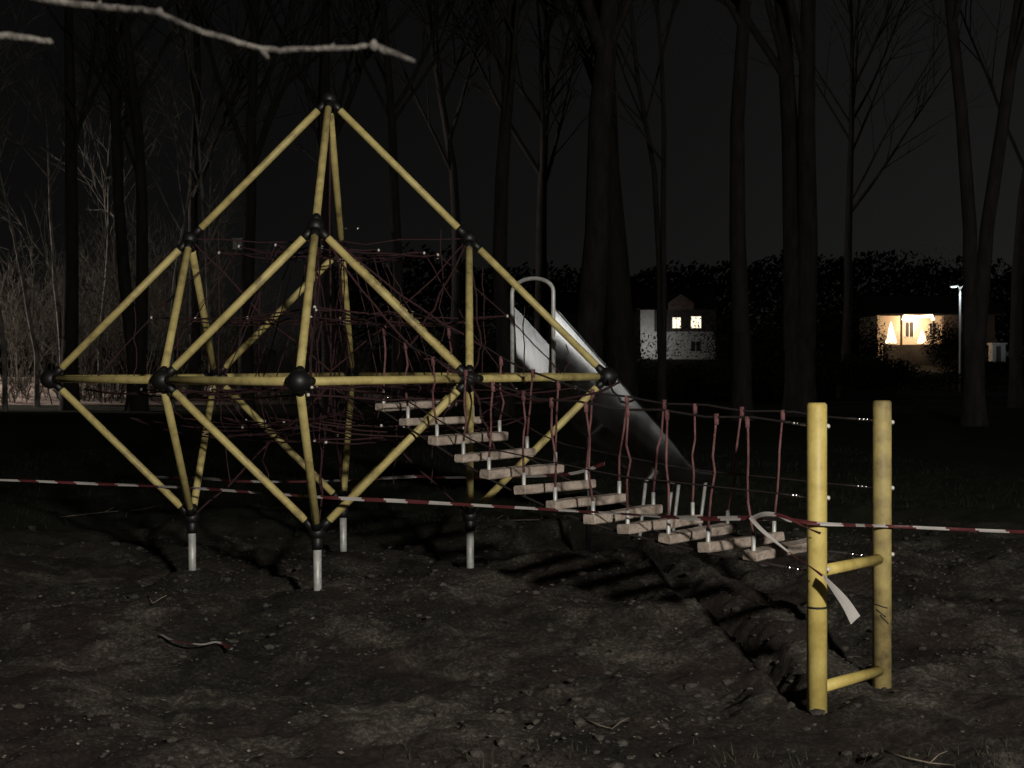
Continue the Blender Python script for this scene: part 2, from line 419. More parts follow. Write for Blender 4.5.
for i, p in enumerate(cent):
    root = p+V(0, 0, 0)
    mb = MB(); L = .375+random.uniform(-.015, .02); r = .034+random.uniform(-.003, .005)
    tl = random.uniform(-.018, .018); d = (DL+V(0, 0, tl)+V(random.uniform(-.04, .04), random.uniform(-.04, .04), 0)).normalized()
    wd = d.cross(V(0, 0, 1)).normalized(); upv = wd.cross(d)*1.0
    rol = random.uniform(-.10, .10); w2, h2 = .047+random.uniform(-.003, .004), .027+random.uniform(-.002, .003)
    prof_ = [(w2, h2-.008), (w2-.008, h2), (-w2+.008, h2), (-w2, h2-.008), (-w2, -h2+.008), (-w2+.008, -h2), (w2-.008, -h2), (w2, -h2+.008)]
    k = mb.m('log'); b0 = len(mb.v); qs = (-1, -.985, -.7, -.4, -.1, .2, .5, .8, .985, 1)
    for q in qs:
        e_ = .88 if abs(q) == 1 else 1.0; jz = random.gauss(0, .0015)
        for (aa, bb) in prof_:
            ca, sa = math.cos(rol), math.sin(rol); a2, b2 = aa*ca-bb*sa, aa*sa+bb*ca
            mb.v.append(tuple(p+d*(L*q)+wd*(a2*e_+random.gauss(0, .0012))+upv*(b2*e_+jz)))
    for i2 in range(len(qs)-1):
        for j2 in range(8):
            a1 = b0+i2*8+j2; a2 = b0+i2*8+(j2+1) % 8
            mb.f.append((a1, a1+8, a2+8, a2)); mb.mi.append(k)
    mb.f.append(tuple(range(b0, b0+8))); mb.mi.append(k); e9 = b0+(len(qs)-1)*8; mb.f.append(tuple(range(e9+7, e9-1, -1))); mb.mi.append(k)
    lo = flat(part(mb, 'step_beam', bridge))
    for s in (-1, 1):
        e = p+d*(s*(L-.045)); u = p.x; hz = hand_z(u)
        top = side_pt(u+random.uniform(-.03, .06), s, hz)
        mb = MB(); q = e+V(0, 0, .10)
        mid1 = top.lerp(q, .35)+V(random.gauss(0, .006), random.gauss(0, .006), 0); mid2 = top.lerp(q, .7)+V(random.gauss(0, .009), random.gauss(0, .009), 0)
        mb.tube([top, top.lerp(q, .12), mid1, top.lerp(q, .5)+V(random.gauss(0, .008), 0, 0), mid2, q], [.009, .007, .0075, .007, .0075, .008], 'hanger', 7)
        mb.tube([top-V(0, 0, .05), top+V(0, 0, .012)], .0145, 'hanger', 8)
        mb.tube([q+V(0, 0, .01), e+V(0, 0, .02), e-V(0, 0, .036)], [.0125, .0135, .0115], 'galv', 8)
        part(mb, 'hanger', bridge)
for s, P, off in ((-1, N0, 0), (1, F0, 0)):
    mb = MB(); us = np.linspace(.35, 3.0, 24)
    pts = [side_pt(u, s, hand_z(u)+.01*math.sin(u*14+s)) for u in us]
    zt = 1.61-(65 if s < 0 else 60)/FPX*(7.9 if s < 0 else 8.5)
    end = V(P.x, P.y, zt)
    hook = pts[-1].lerp(end, .35)
    mb.tube(pts+[hook], .007, 'dark_rope', 7); part(mb, 'hand_rope', bridge)
    mb = MB(); dirv = (end-hook).normalized()
    q = hook.copy(); 
    for j in range(3): mb.ball(q+dirv*(.02+j*.028), .013, 'shiny', 8, (1.3, .8, .8))
    mb.tube([q+dirv*.09, q+dirv*.17], .011, 'shiny', 8); mb.tube([q, end], .005, 'shiny', 6)
    part(mb, 'turnbuckle', bridge)
    # lower guard cable
    z2 = .88; end2 = V(P.x, P.y, z2); pts = [side_pt(u, s, float(np.interp(u, [.6, 1.4, 2.2, 3], [1.5, 1.05, .92, .88]))) for u in np.linspace(.7, 3, 16)]
    mb = MB(); mb.tube(pts+[pts[-1].lerp(end2, .35)], .005, 'dark_rope', 6); part(mb, 'guard_rope', bridge)
    mb = MB(); q = pts[-1].lerp(end2, .35); dirv = (end2-q).normalized()
    for j in range(3): mb.ball(q+dirv*(.01+j*.028), .012, 'shiny', 8, (1.3, .8, .8))
    mb.tube([q, end2], .005, 'shiny', 6); part(mb, 'turnbuckle', bridge)
    # step cable under the logs
    pts = [p+DL*(s*.335)-V(0, 0, .035) for p in cent]; end3 = V(P.x, P.y, .48)
    fst = pts[0]+V(-.35, .35, .12)
    mb = MB(); mb.tube([fst]+pts+[pts[-1].lerp(end3, .5)], .008, 'dark_rope', 7); part(mb, 'step_rope', bridge)
    mb = MB(); q = pts[-1].lerp(end3, .5)
    for j in range(3): mb.ball(q.lerp(end3, .15+j*.25), .015, 'shiny', 8, (1.3, .9, .8))
    mb.tube([q, end3], .007, 'shiny', 6); part(mb, 'turnbuckle', bridge)
# small net of ropes closing the bridge to the frame joint
mb = MB()
for a in ('H', 'C', 'D'):
    rope(mb, nd[a], side_pt(.9, -1, hand_z(.9)), .03, .008)
    rope(mb, nd[a], side_pt(.9, 1, hand_z(.9)), .03, .008)
rope(mb, nd['H'], cent[1], .01, .008); rope(mb, nd['H'], cent[3], .01, .008)
rope(mb, nd['H'], at(620, 382, 9.4), .10, .008); rope(mb, nd['I'], side_pt(1.9, 1, hand_z(1.9)), .06, .008)
part(mb, 'stay_ropes', bridge)

# posts that end the bridge
goal = thing('bridge_end_posts', (N0.x, N0.y, 0), 'two thick yellow posts joined by two rungs at the near end of the bridge', 'post frame')
for P, ztop, mt in ((N0, 1.61-42/FPX*7.9, 'yellow'), (F0, 1.61-40/FPX*8.5, 'yellow_mottled')):
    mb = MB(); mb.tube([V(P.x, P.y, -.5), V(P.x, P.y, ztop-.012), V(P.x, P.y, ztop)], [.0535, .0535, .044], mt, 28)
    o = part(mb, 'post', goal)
    if mt == 'yellow_mottled': o['label'] = 'mottled far post with brown patches'
    for zz in ((.30,) if P is N0 else ()):
        mb = MB(); mb.tube([V(P.x, P.y, zz-.006), V(P.x, P.y, zz+.006)], .0545, 'ring', 24); part(mb, 'band', goal)
    if P is F0:
        mb = MB()
        tocam = (CAM-P); tocam.z = 0; tocam.normalize(); sd = V(-tocam.y, tocam.x, 0)
        for (a0, z0), (a1, z1) in ((( -.035, .22), (.03, .20)), ((-.03, .19), (.02, .15)), ((-.01, .16), (.035, .11))):
            pp = []
            for q in np.linspace(0, 1, 6):
                a = a0+(a1-a0)*q; z = z0+(z1-z0)*q; pp.append(P+sd*a+tocam*math.sqrt(max(.054**2-a*a, 0))); pp[-1].z = z
            mb.tube(pp, .004, 'ring', 5)
        part(mb, 'scratch_marks', goal)
    for zz in ((ztop-.125), .88, .50):
        mb = MB(); c = V(P.x+.058, P.y-.006, zz); mb.ball(c, .0135, 'clamp', 8); mb.tube([c-V(.012, 0, .012), c-V(0, 0, .012)], .012, 'ring', 8)
        part(mb, 'bolt', goal)
for za, zb in ((.488, .475), (-.135, -.165)):
    mb = MB(); a = V(N0.x, N0.y, za); b_ = V(F0.x, F0.y, zb); t = (b_-a).normalized()
    mb.tube([a+t*.03, b_-t*.03], .031, 'yellow', 16)
    ru = part(mb, 'rung', goal)
    if za > 0:
        for q in (.3, .62):
            mb = MB(); c = a.lerp(b_, q)+V(0, -.02, -.024); mb.ball(c, .008, 'ring', 6); part(mb, 'rivet', goal)

# ---------------------------------------------------------------- slide
sl = thing('slide', (2.6, 1.4, 0), 'steel slide with arched entry hoop behind the climbing frame', 'slide')
du = V(1, 1, 0).normalized(); dn = V(1, -1, 0).normalized()      # run direction, side towards the viewer
S0 = md(nd['Q'], nd['I'])+V(.01, .02, 0)-V(.03, -.03, 0); WD = .205
def sp(run, side, z): q = S0+du*run+dn*side; return V(q.x, q.y, z)
prof = [(0.0, 1.50), (1.60, .55), (1.72, .53), (2.0, .525), (2.2, .52)]
def wall_h(run): return float(np.interp(run, [0, 1.60, 1.75, 1.9, 2.2], [.56, .33, .22, .12, .07]))
runs = np.linspace(0, 2.2, 28)
for s in (-1, 1):
    mb = MB(); k = mb.m('steel')
    for r_ in runs:
        zf = float(np.interp(r_, [a for a, _ in prof], [b_ for _, b_ in prof])); h = wall_h(r_)
        lean = .030*h/.5
        for ts in (-.05, .2, .4, .55, .7, .85, 1.0): mb.v.append(tuple(sp(r_, s*(WD+.016-lean*((ts-.72)/.72)**2), zf+h*ts)))
        for ts in (1.0, -.05): mb.v.append(tuple(sp(r_, s*(WD-(lean*.16 if ts > 0 else lean*1.15)), zf+h*ts)))
    for i in range(len(runs)-1):
        for j in range(9):
            a = i*9+j; b_ = i*9+(j+1) % 9
            mb.f.append((a, b_, b_+9, a+9)); mb.mi.append(k)
    mb.quad([mb.v[j] for j in range(9)], 'steel'); mb.quad([mb.v[(len(runs)-1)*9+j] for j in range(9)], 'steel')
    w_ = part(mb, 'side_wall', sl); w_.data.set_sharp_from_angle(angle=math.radians(35))
    mb = MB(); mb.tube([sp(r_, s*(WD+.006), float(np.interp(r_, [a for a, _ in prof], [b_ for _, b_ in prof]))+wall_h(r_)) for r_ in runs], .012, 'steel', 8)
    part(mb, 'edge_rail', sl)
mb = MB(); k = mb.m('steel')
for r_ in runs:
    zf = float(np.interp(r_, [a for a, _ in prof], [b_ for _, b_ in prof]))
    for s_ in (-WD+.003, 0, WD-.003): mb.v.append(tuple(sp(r_, s_, zf+(0 if s_ else -.015))))
for i in range(len(runs)-1):
    for j in range(2): a = i*3+j; mb.f.append((a, a+1, a+4, a+3)); mb.mi.append(k)
part(mb, 'chute', sl)
mb = MB(); hp = []
for i in range(13):
    an = math.pi*i/12; hp.append(sp(0, -math.cos(an)*(WD+.02)*1.0, 2.17+.11*math.sin(an)))
hp = [sp(0, -WD-.02, 1.50)]+hp+[sp(0, WD+.02, 1.50)]
mb.tube(hp, .017, 'galv', 10); part(mb, 'hoop', sl)
mb = MB(); mb.box((-.02, -WD-.02, -.04), (.14, WD+.02, .0), 'steel', Matrix.Translation(S0-V(0, 0, -.0)) @ Matrix.Rotation(math.radians(45), 4, 'Z')); flat(part(mb, 'entry_plate', sl))
for r_, z0, lean in ((1.7, .535, -.12), (2.1, .525, -.12)):
    for s in (-1, 1):
        a = sp(r_, s*WD*.9, z0); b_ = sp(r_+lean, s*WD*.9, 0); b_.z = gz(b_.x, b_.y)-.1
        mb = MB(); mb.tube([a, b_], .016, 'galv', 8); part(mb, 'leg', sl)
for s in (-1,):
    a = sp(.9, s*WD*.9, .95); b_ = sp(.9, s*WD*.9, -.1); mb = MB(); mb.tube([a, b_], .02, 'rubber', 8); part(mb, 'leg', sl)

# ---------------------------------------------------------------- barrier tape
def smooth_path(P, sub=6):
    out = []
    for i in range(len(P)-1):
        p0 = P[max(i-1, 0)]; p1 = P[i]; p2 = P[i+1]; p3 = P[min(i+2, len(P)-1)]
        for j in range(sub):
            t = j/sub
            out.append(.5*((2*p1)+(-p0+p2)*t+(2*p0-5*p1+4*p2-p3)*t*t+(-p0+3*p1-3*p2+p3)*t**3))
    out.append(P[-1]); return out
def tape(name, P, width, label, twist=None, stripe=.16, group=None, phase=0, tw=1.0):
    P = smooth_path([Vector(p) for p in P], 14)
    Q = [P[0]]                                      # resample to 2 cm
    for p in P[1:]:
        while (p-Q[-1]).length > .02: Q.append(Q[-1]+(p-Q[-1]).normalized()*.02)
    mb = MB(); L = 0; n_ = len(Q); ph = random.uniform(0, 6)
    for i, p in enumerate(Q):
        t = (Q[min(i+1, n_-1)]-Q[max(i-1, 0)]).normalized()
        a = V(0, 0, 1) if abs(t.z) < .9 else V(1, 0, 0)
        e1 = t.cross(a).normalized(); e2 = t.cross(e1)
        an = (twist[0]+(twist[1]-twist[0])*i/n_) if twist else .55*math.sin(i*.02*1.3*tw+ph)+.35*math.sin(i*.02*3.1*tw+ph*2)
        w = width*.5*(.8+.2*math.sin(i*.05+ph))
        d = e2*math.cos(an)+e1*math.sin(an); nrm = t.cross(d)*.0008
        for q in (p-d*w+nrm, p+nrm*3.5, p+d*w+nrm, p+d*w-nrm, p+nrm*1.5, p-d*w-nrm): mb.v.append(tuple(q))
    kw, kr = mb.m('tape_white'), mb.m('tape_red')
    for i in range(n_-1):
        for j in range(6):
            a = i*6+j; b_ = i*6+(j+1) % 6
            sh = (i*.02+phase+(.02 if j in (0, 4) else 0))/stripe
            mb.f.append((a, b_, b_+6, a+6)); mb.mi.append(kw if int(sh) % 2 == 0 else kr)
    mb.f.append(tuple(range(5, -1, -1))); mb.mi.append(kw); e = (n_-1)*6; mb.f.append(tuple(range(e, e+6))); mb.mi.append(kw)
    return tag(mb.build(name, smooth=False), label, 'barrier tape', group)
tape('barrier_tape', [at(-140, 477, 11.9), at(0, 480, 11.5), at(100, 484, 11.3), at(191, 488, 11.12), at(318, 497, 10.12), at(400, 501, 9.85), at(471, 505, 9.6), at(560, 510, 9.2), at(640, 515, 8.75), at(700, 518.5, 8.35), at(752, 518, 8.02),
     at(790, 520, 7.85), at(817, 523.5, 7.78), at(850, 525, 7.9), at(885, 526, 8.38), at(950, 529, 8.3), at(1024, 532, 8.2), at(1200, 538, 7.9)],
     .026, 'long red and white barrier tape stretched across in front of the frame and posts', stripe=.165)
tape('barrier_tape', [at(150, 477, 14), at(203, 478.5, 13.6), at(250, 481.5, 13.5), at(330, 481, 13.4), at(415, 476.5, 13.4), at(450, 477.5, 13.3), at(560, 475, 12), at(606, 463, 11.6)],
     .03, 'thin barrier tape strung low behind the climbing frame', stripe=.3)
tape('barrier_tape', [at(752, 519, 8.0), at(765, 514, 7.9), at(785, 517, 7.8), at(805, 527, 7.74), at(822, 534, 7.72)], .05, 'short twisted tape end flying from the knot towards the near post', stripe=.3, twist=(.2, 2.2), phase=.1)
tape('barrier_tape', [at(750, 517, 8.0), at(764, 532, 7.9), at(790, 553, 7.78), at(812, 568, 7.70), at(824, 577, 7.68)], .03, 'narrow tape tail hanging in front of the near yellow post', twist=(.3, 2.6), stripe=.35, phase=.02)
tape('barrier_tape', [at(824, 577, 7.70), at(835, 590, 7.72), at(846, 604, 7.74), at(856, 621, 7.76)], .075, 'wide white loose tape end dangling between the two yellow posts', twist=(1.1, .1), stripe=1, phase=.0)
g1 = [gpt(161, 655, -.21), gpt(170, 660, -.21), gpt(186, 663, -.21), gpt(203, 664, -.21), gpt(218, 661, -.21), gpt(232, 668, -.21)]
zg = max(gz(p.x, p.y) for p in g1)
for i, p in enumerate(g1): p.z = zg+.03-.004*i
tape('tape_scrap', g1, .028, 'torn scrap of red and white tape lying on the soil', stripe=.2, twist=(1.9, 1.2))

# ---------------------------------------------------------------- litter on the soil
def blob(mb, c, r, mt, sq):
    k = mb.m(mt); b0 = len(mb.v)
    t = (1+5**.5)/2; vs = [(-1, t, 0), (1, t, 0), (-1, -t, 0), (1, -t, 0), (0, -1, t), (0, 1, t), (0, -1, -t), (0, 1, -t), (t, 0, -1), (t, 0, 1), (-t, 0, -1), (-t, 0, 1)]
    for v in vs:
        q = random.uniform(.7, 1.25)*r/1.9; mb.v.append((c[0]+v[0]*q*sq[0], c[1]+v[1]*q*sq[1], c[2]+v[2]*q*sq[2]))
    for f in ((0, 11, 5), (0, 5, 1), (0, 1, 7), (0, 7, 10), (0, 10, 11), (1, 5, 9), (5, 11, 4), (11, 10, 2), (10, 7, 6), (7, 1, 8), (3, 9, 4), (3, 4, 2), (3, 2, 6), (3, 6, 8), (3, 8, 9), (4, 9, 5), (2, 4, 11), (6, 2, 10), (8, 6, 7), (9, 8, 1)):
        mb.f.append(tuple(b0+i for i in f)); mb.mi.append(k)
N = 8000
cx = rng.uniform(-3.5, 6, N); cy = -5.6+9*rng.random(N)**1.6
keep = (vnoise(cx, cy, 1.3, 50)+rng.normal(0, .16, N)) > -.02
cx, cy = cx[keep], cy[keep]; cz = hgt(cx, cy); mb = MB()
for x, y, z in zip(cx, cy, cz):
    r = min(.006+random.expovariate(1/.006), .034); blob(mb, (x, y, z+r*.15), r, 'clod', (random.uniform(.8, 1.5), random.uniform(.8, 1.4), .7))
tag(flat(mb.build('soil_clods')), 'loose clods and crumbs of dug soil scattered over the ground', 'soil', kind='stuff')
N = 9000; cx = rng.uniform(-3.5, 5.5, N); cy = rng.uniform(-5.4, 2, N); keep = (vnoise(cx, cy, .9, 80)+.25*(cx < .5)+rng.normal(0, .15, N)) > .08
cx, cy = cx[keep], cy[keep]; cz = hgt(cx, cy); mb = MB()
for x, y, z in zip(cx, cy, cz):
    s = random.uniform(.004, .012) if random.random() < .93 else random.uniform(.012, .022); a = random.uniform(0, 6.3); tl = random.gauss(0, .5); c, sn = math.cos(a), math.sin(a)
    q = [(-1, 0, 0), (-.2, -.45, .15), (1, 0, .3), (.1, .5, .1)]
    mb.quad([(x+s*(u*c-v*sn), y+s*(u*sn+v*c), z+.01+s*(w+tl*v)) for u, v, w in q], 'leaf')
tag(flat(mb.build('leaf_litter')), 'small dead leaves and chips scattered on the soil', 'leaf litter', kind='stuff')
N = 14000; mb = MB(); cx = rng.uniform(-8, 8, N); cy = rng.uniform(1.0, 16, N)
keep = (vnoise(cx, cy, .7, 90)+(cy-4)*.12+rng.normal(0, .1, N)) > 0; cx, cy = cx[keep], cy[keep]
ex = rng.uniform(.2, 5, 900); ey = rng.uniform(-5.4, -4.3, 900); kk = vnoise(ex, ey, 2.5, 14) > .12; cx = np.concatenate([cx, ex[kk]]); cy = np.concatenate([cy, ey[kk]]); cz = hgt(cx, cy)
for x, y, z in zip(cx, cy, cz):
    h = random.uniform(.03, .08); a = random.uniform(0, 6.3); w = .004; lx, ly = random.gauss(0, .03), random.gauss(0, .03)
    mb.quad([(x-w*math.cos(a), y-w*math.sin(a), z-.01), (x+w*math.cos(a), y+w*math.sin(a), z-.01), (x+lx, y+ly, z+h)], 'grass')
tag(mb.build('lawn_grass'), 'sparse dark winter grass beyond the dug soil', 'grass', kind='stuff')
def ground_twig(P, r, label):
    pts = []
    for (x, y) in P:
        p = gpt(x, y, -.24); p.z = gz(p.x, p.y)+r+.012; pts.append(p)
    mb = MB(); mb.tube(pts, [r*(1-.6*i/(len(pts)-1)) for i in range(len(pts))], 'straw', 6)
    q = pts[len(pts)//2]; mb.tube([q, q+V(.05, .03, .03), q+V(.09, .02, .05)], [r*.7, r*.5, r*.3], 'straw', 5)
    tag(mb.build('twig'), label, 'twig', 'twigs lying on the soil')
ground_twig([(584, 727), (600, 731), (612, 733), (622, 722), (634, 716)], .005, 'small forked pale twig on the soil left of the near yellow post')
ground_twig([(882, 748), (905, 756), (930, 762), (955, 756)], .006, 'pale twig on the soil at the lower right below the far yellow post')
ground_twig([(160, 524), (140, 527), (105, 530), (60, 540)], .008, 'long bent stick on the soil left of the leftmost white foot')
ground_twig([(470, 545), (495, 548), (540, 552)], .006, 'thin stick on the soil beside the right white foot')
ground_twig([(148, 634), (153, 640)], .008, 'short stub of a twig just above the torn tape scrap')

# ---------------------------------------------------------------- trees
def branch(mb, p, d, L, r, lev, mt, n_=6, curl=.18, gravity=.0, twmb=None, kids=(5, 5, 4), r_end=.25):
    seg = 7 if lev == 0 else (5 if lev == 1 else 3)
    pts = [p.copy()]; dirs = [d.copy()]; dd = d.copy()
    for i in range(seg):
        dd = (dd+V(random.gauss(0, curl), random.gauss(0, curl), random.gauss(0, curl)+gravity)*.45).normalized()
        p = p+dd*(L/seg); pts.append(p.copy()); dirs.append(dd.copy())
    rad = [r*(1-(1-r_end)*i/seg) for i in range(seg+1)]
    (mb if lev < 2 or twmb is None else twmb).tube(pts, rad, mt, max(n_-lev*1, 3), cap=False)
    if lev >= len(kids): return
    for c in range(kids[lev]):
        t = random.uniform(.3 if lev == 0 else .2, 1); i = min(int(t*seg), seg-1); q = pts[i].lerp(pts[i+1], t*seg-i)
        side = V(random.gauss(0, 1), random.gauss(0, 1), random.gauss(0, .3)); ax = dirs[i]
        side = (side-ax*side.dot(ax)).normalized()
        nd_ = (ax*random.uniform(.7, 1.3)+side*random.uniform(.5, 1.1)+V(0, 0, .3)).normalized()
        rr = rad[i]*random.uniform(.35, .6)
        branch(mb, q, nd_, L*random.uniform(.35, .55), max(rr, .009), lev+1, mt, n_, curl, gravity, twmb, kids, .25)
def tree(px, base_py, depth, wpx, label, h=18, stems=((0, 0),), mt='bark', kids=(12, 8, 5), name='bare_tree', group='bare trees of the dark wood'):
    b_ = at(px, base_py, depth); g = gz(b_.x, b_.y); base = V(b_.x, b_.y, g-.3)
    r = wpx/2/FPX*depth
    root = thing(name, (base.x, base.y, g), label, 'tree', group)
    tm, cm = MB(), MB()
    tm.tube([base, base+V(0, 0, .35), base+V(0, 0, .7), base+V(0, 0, 1.3), base+V(0, 0, 2.2), base+V(0, 0, 2.7)], [r*1.6, r*1.32, r*1.16, r*1.04, r, r*(.93 if len(stems) == 1 else .7)], mt, 12)
    for lx, sc in stems:
        d = (r2*lx+V(0, random.uniform(-.05, .05), 1)).normalized()
        branch(tm, base+V(0, 0, 2.2)+r2*(0 if len(stems) == 1 else (r*.35 if lx > 0 else -r*.35)), d, h*(1 if sc == 0 else sc), r*(.98 if len(stems) == 1 else .74), 0, mt, 9, .10, .05, cm, kids)
    part(tm, 'trunk', root); part(cm, 'crown', root)
    return root
tree(70, 395, 51, 17, 'dark straight tree trunk farthest left against the grey thicket')
tree(137, 395, 50, 19, 'dark twin-stemmed tree behind the left pole of the frame', stems=((-.045, 0), (.03, 0)))
tree(246, 396, 50, 15, 'dark tree with a small grey box, behind the left half of the frame')
tree(330, 395, 52, 16, 'dark tree directly behind the apex of the frame')
tree(398, 395, 50, 12, 'slim dark tree between the apex and right upper joint of the frame')
tree(505, 385, 44, 17, 'dark tree just left of the slide hoop')
tree(540, 385, 60, 14, 'dark tree behind the slide hoop')
tree(588, 385, 40, 30, 'thick dark tree rising behind the steel slide', h=22)
tree(622, 372, 46, 30, 'thick dark tree standing left of the white lit house', h=20)
tree(662, 372, 42, 9, 'slim dark tree crossing the white lit house', stems=((-.015, 0), (.06, .8)))
tree(742, 375, 40, 19, 'tall dark tree right of the white lit house, its trunk rising out of the picture', h=22)
tree(800, 375, 43, 30, 'massive dark tree midway between the two lit houses', h=22, stems=((-.02, 0), (.03, 0)))
tree(846, 365, 70, 10, 'distant slim tree left of the porch with light strings')
tree(974, 378, 36, 21, 'large forked dark tree right of the far street lamp', h=20, stems=((-.085, 0), (.02, 0)))
tree(1016, 372, 50, 13, 'dark tree at the right edge beyond the tape')
tree(455, 388, 62, 12, 'distant slim tree behind the right upper joint of the frame')
tree(195, 396, 56, 12, 'distant slim tree behind the left upper joint of the frame')
for i, (px, lx, w, dep, lab) in enumerate([(22, .17, 5, 53, 'pale leaning birch in the thicket at the far left'), (62, .06, 5, 54, 'pale thin birch beside the leftmost dark trunk'), (172, -.03, 5, 52, 'pale thin birch seen inside the left triangle of the frame'),
        (212, .02, 6, 51, 'pale birch under the left upper joint of the frame'), (100, -.05, 4, 56, 'thin pale birch between the two left dark trunks'), (5, .03, 5, 50, 'pale birch touching the left edge of the picture')]):
    tree(px+ (15 if lx > .1 else 0), 398, dep, w, lab, h=9, stems=((-lx, 0),), mt='bark_pale', kids=(8, 5, 3), name='birch_tree', group='pale birches in the thicket')
# nesting box on the tree behind the frame
p = at(238, 243, 48.6); mb = MB(); mb.box((p.x-.15, p.y-.12, p.z-.22), (p.x+.15, p.y+.12, p.z+.12), 'boxwood')
k = mb.m('boxwood'); nb = thing('nesting_box', (p.x, p.y, p.z-.22), 'small grey wooden nesting box high on a dark trunk', 'nesting box')
flat(part(mb, 'body', nb)); mb = MB(); mb.box((p.x-.18, p.y-.17, p.z+.122), (p.x+.18, p.y+.14, p.z+.15), 'boxwood'); flat(part(mb, 'lid', nb))
mb = MB(); mb.ball((p.x, p.y-.118, p.z), .03, 'ring', 8, (1, .3, 1)); part(mb, 'entrance_hole', nb)

# thicket of bare shrubs behind the path
def shrub(x, y, h, w, n_, label, mt='shrub', group='bare shrubs of the thicket behind the path'):
    g = gz(x, y); mb = MB(); cm = MB()
    for i in range(n_):
        a = random.uniform(0, 6.3); rr = random.random()**.5*w*.35; b_ = V(x+rr*math.cos(a), y+rr*math.sin(a)*.6, g-.1)
        d = V(math.cos(a)*random.uniform(0, .6)*rr, math.sin(a)*.3, 1).normalized()
        branch(mb, b_, d, h*random.uniform(.5, 1.05), random.uniform(.012, .03), 1, mt, 5, .38, .03, cm, (0, 8, 4))
    root = thing('bare_shrub', (x, y, g), label, 'shrub', group)
    part(mb, 'stems', root); part(cm, 'twigs', root); return root
ORD = 'first second third fourth fifth sixth seventh eighth ninth tenth eleventh twelfth thirteenth fourteenth fifteenth sixteenth seventeenth eighteenth nineteenth twentieth'.split()
for i in range(20):
    px = -20+i*19+random.uniform(-5, 5); dep = random.uniform(54, 62); b_ = at(px, 390, dep)
    h = random.uniform(4.2, 6.8) if i < 12 else random.uniform(2.2, 4)
    shrub(b_.x, b_.y, h, 3.4, 13, ORD[i]+' from the left of the tall bare shrubs behind the path')
for i in range(14):
    px = -25+i*30+random.uniform(-6, 6); dep = random.uniform(54.5, 57); b_ = at(px, 395, dep)
    shrub(b_.x, b_.y, random.uniform(.6, 1.3), 2.4, 14, ORD[i]+' from the left of the low dry brush clumps edging the path', group='low dry brush along the path')
# evergreen masses, rounded and ragged
def bush(px, depth, w, h, label):
    b_ = at(px, 372, depth); g = gz(b_.x, b_.y)
    root = thing('evergreen_bush', (b_.x, b_.y, g), label, 'bush', 'dark bushes between the wood and the houses')
    mb = MB(); lobes = [(random.uniform(-.4, .4)*w, random.uniform(-.3, .3)*w, random.uniform(.25, .7)*h, random.uniform(.25, .42)) for _ in range(9)]
    for i in range(9000):
        lx, ly, lz, lr = random.choice(lobes); v = Vector((random.gauss(0, 1), random.gauss(0, 1), random.gauss(0, 1))).normalized()*random.random()**.42
        c = V(b_.x+lx+v.x*w*lr, b_.y+ly+v.y*w*lr, g+max(lz+v.z*h*lr, .1)); s = random.uniform(.035, .085)
        a = Vector((random.gauss(0, 1), random.gauss(0, 1), random.gauss(0, 1))).normalized(); e = a.orthogonal().normalized(); f_ = a.cross(e)
        mb.quad([c+e*s, c+f_*s*.6, c-e*s, c-f_*s*.6], 'evergreen')
    part(mb, 'foliage', root); mb = MB(); mb.tube([V(b_.x, b_.y, g-.2), V(b_.x, b_.y, g+h*.5)], .12, 'bark', 7); part(mb, 'trunk', root)
BL = [(754, 88, 5, 4.5, 'dark bush right of the white lit house'), (700, 60, 6, 1.1, 'low dark bush in front of the white lit house'), (770, 92, 9, 6.2, 'tall dark bush left of the massive tree'),
      (825, 100, 6, 7.0, 'tall dark bush right of the massive tree'), (858, 95, 4, 4.0, 'dark bush left of the porch with light strings'), (838, 62, 6, 1.9, 'low dark bush at the right foot of the massive tree'),
      (905, 75, 9, 1.3, 'low dark hedge-like bush in front of the porch'), (966, 90, 4, 4.0, 'dark bush behind the far street lamp'), (1016, 140, 10, 7.5, 'tall dark bush at the right edge'), (994, 100, 7, 1.5, 'low dark bush in front of the pale shed'),
      (895, 150, 16, 11, 'tall dark evergreen rising behind the porch house'), (560, 66, 9, 3.5, 'dark bush hidden behind the slide'), (480, 70, 10, 4.0, 'dark bush behind the right pole of the frame'), (602, 90, 3, 5, 'dark bush left of the white lit house'), (780, 66, 8, 1.8, 'low dark bush at the left foot of the massive tree'), (930, 170, 14, 9, 'dark evergreen behind the far street lamp')]
for a in BL: bush(*a)

# far wood that closes the view behind the houses
mb = MB(); kk = 0
for i in range(42000):
    px = random.uniform(330, 1120); d = random.uniform(190, 230); b_ = at(px, 362, d)
    top = 9.5+7.5*(float(vnoise(np.array([b_.x]), np.array([0.0]), .05, 61)[0])+.5)+3.0*float(vnoise(np.array([b_.x]), np.array([3.0]), .25, 17)[0])+2*float(vnoise(np.array([b_.x]), np.array([9.0]), .9, 5)[0])
    z = 1.5+top*random.random()**.75; s_ = random.uniform(.2, .55)
    a = Vector((random.gauss(0, 1), random.gauss(0, 1), random.gauss(0, 1))).normalized(); e = a.orthogonal().normalized(); f_ = a.cross(e); c = V(b_.x, b_.y, z)
    mb.quad([c+e*s_, c+f_*s_*.5, c-e*s_, c-f_*s_*.5], 'evergreen')
tag(mb.build('distant_wood'), 'far-off dark wood closing the horizon behind the houses', 'wood', kind='stuff')

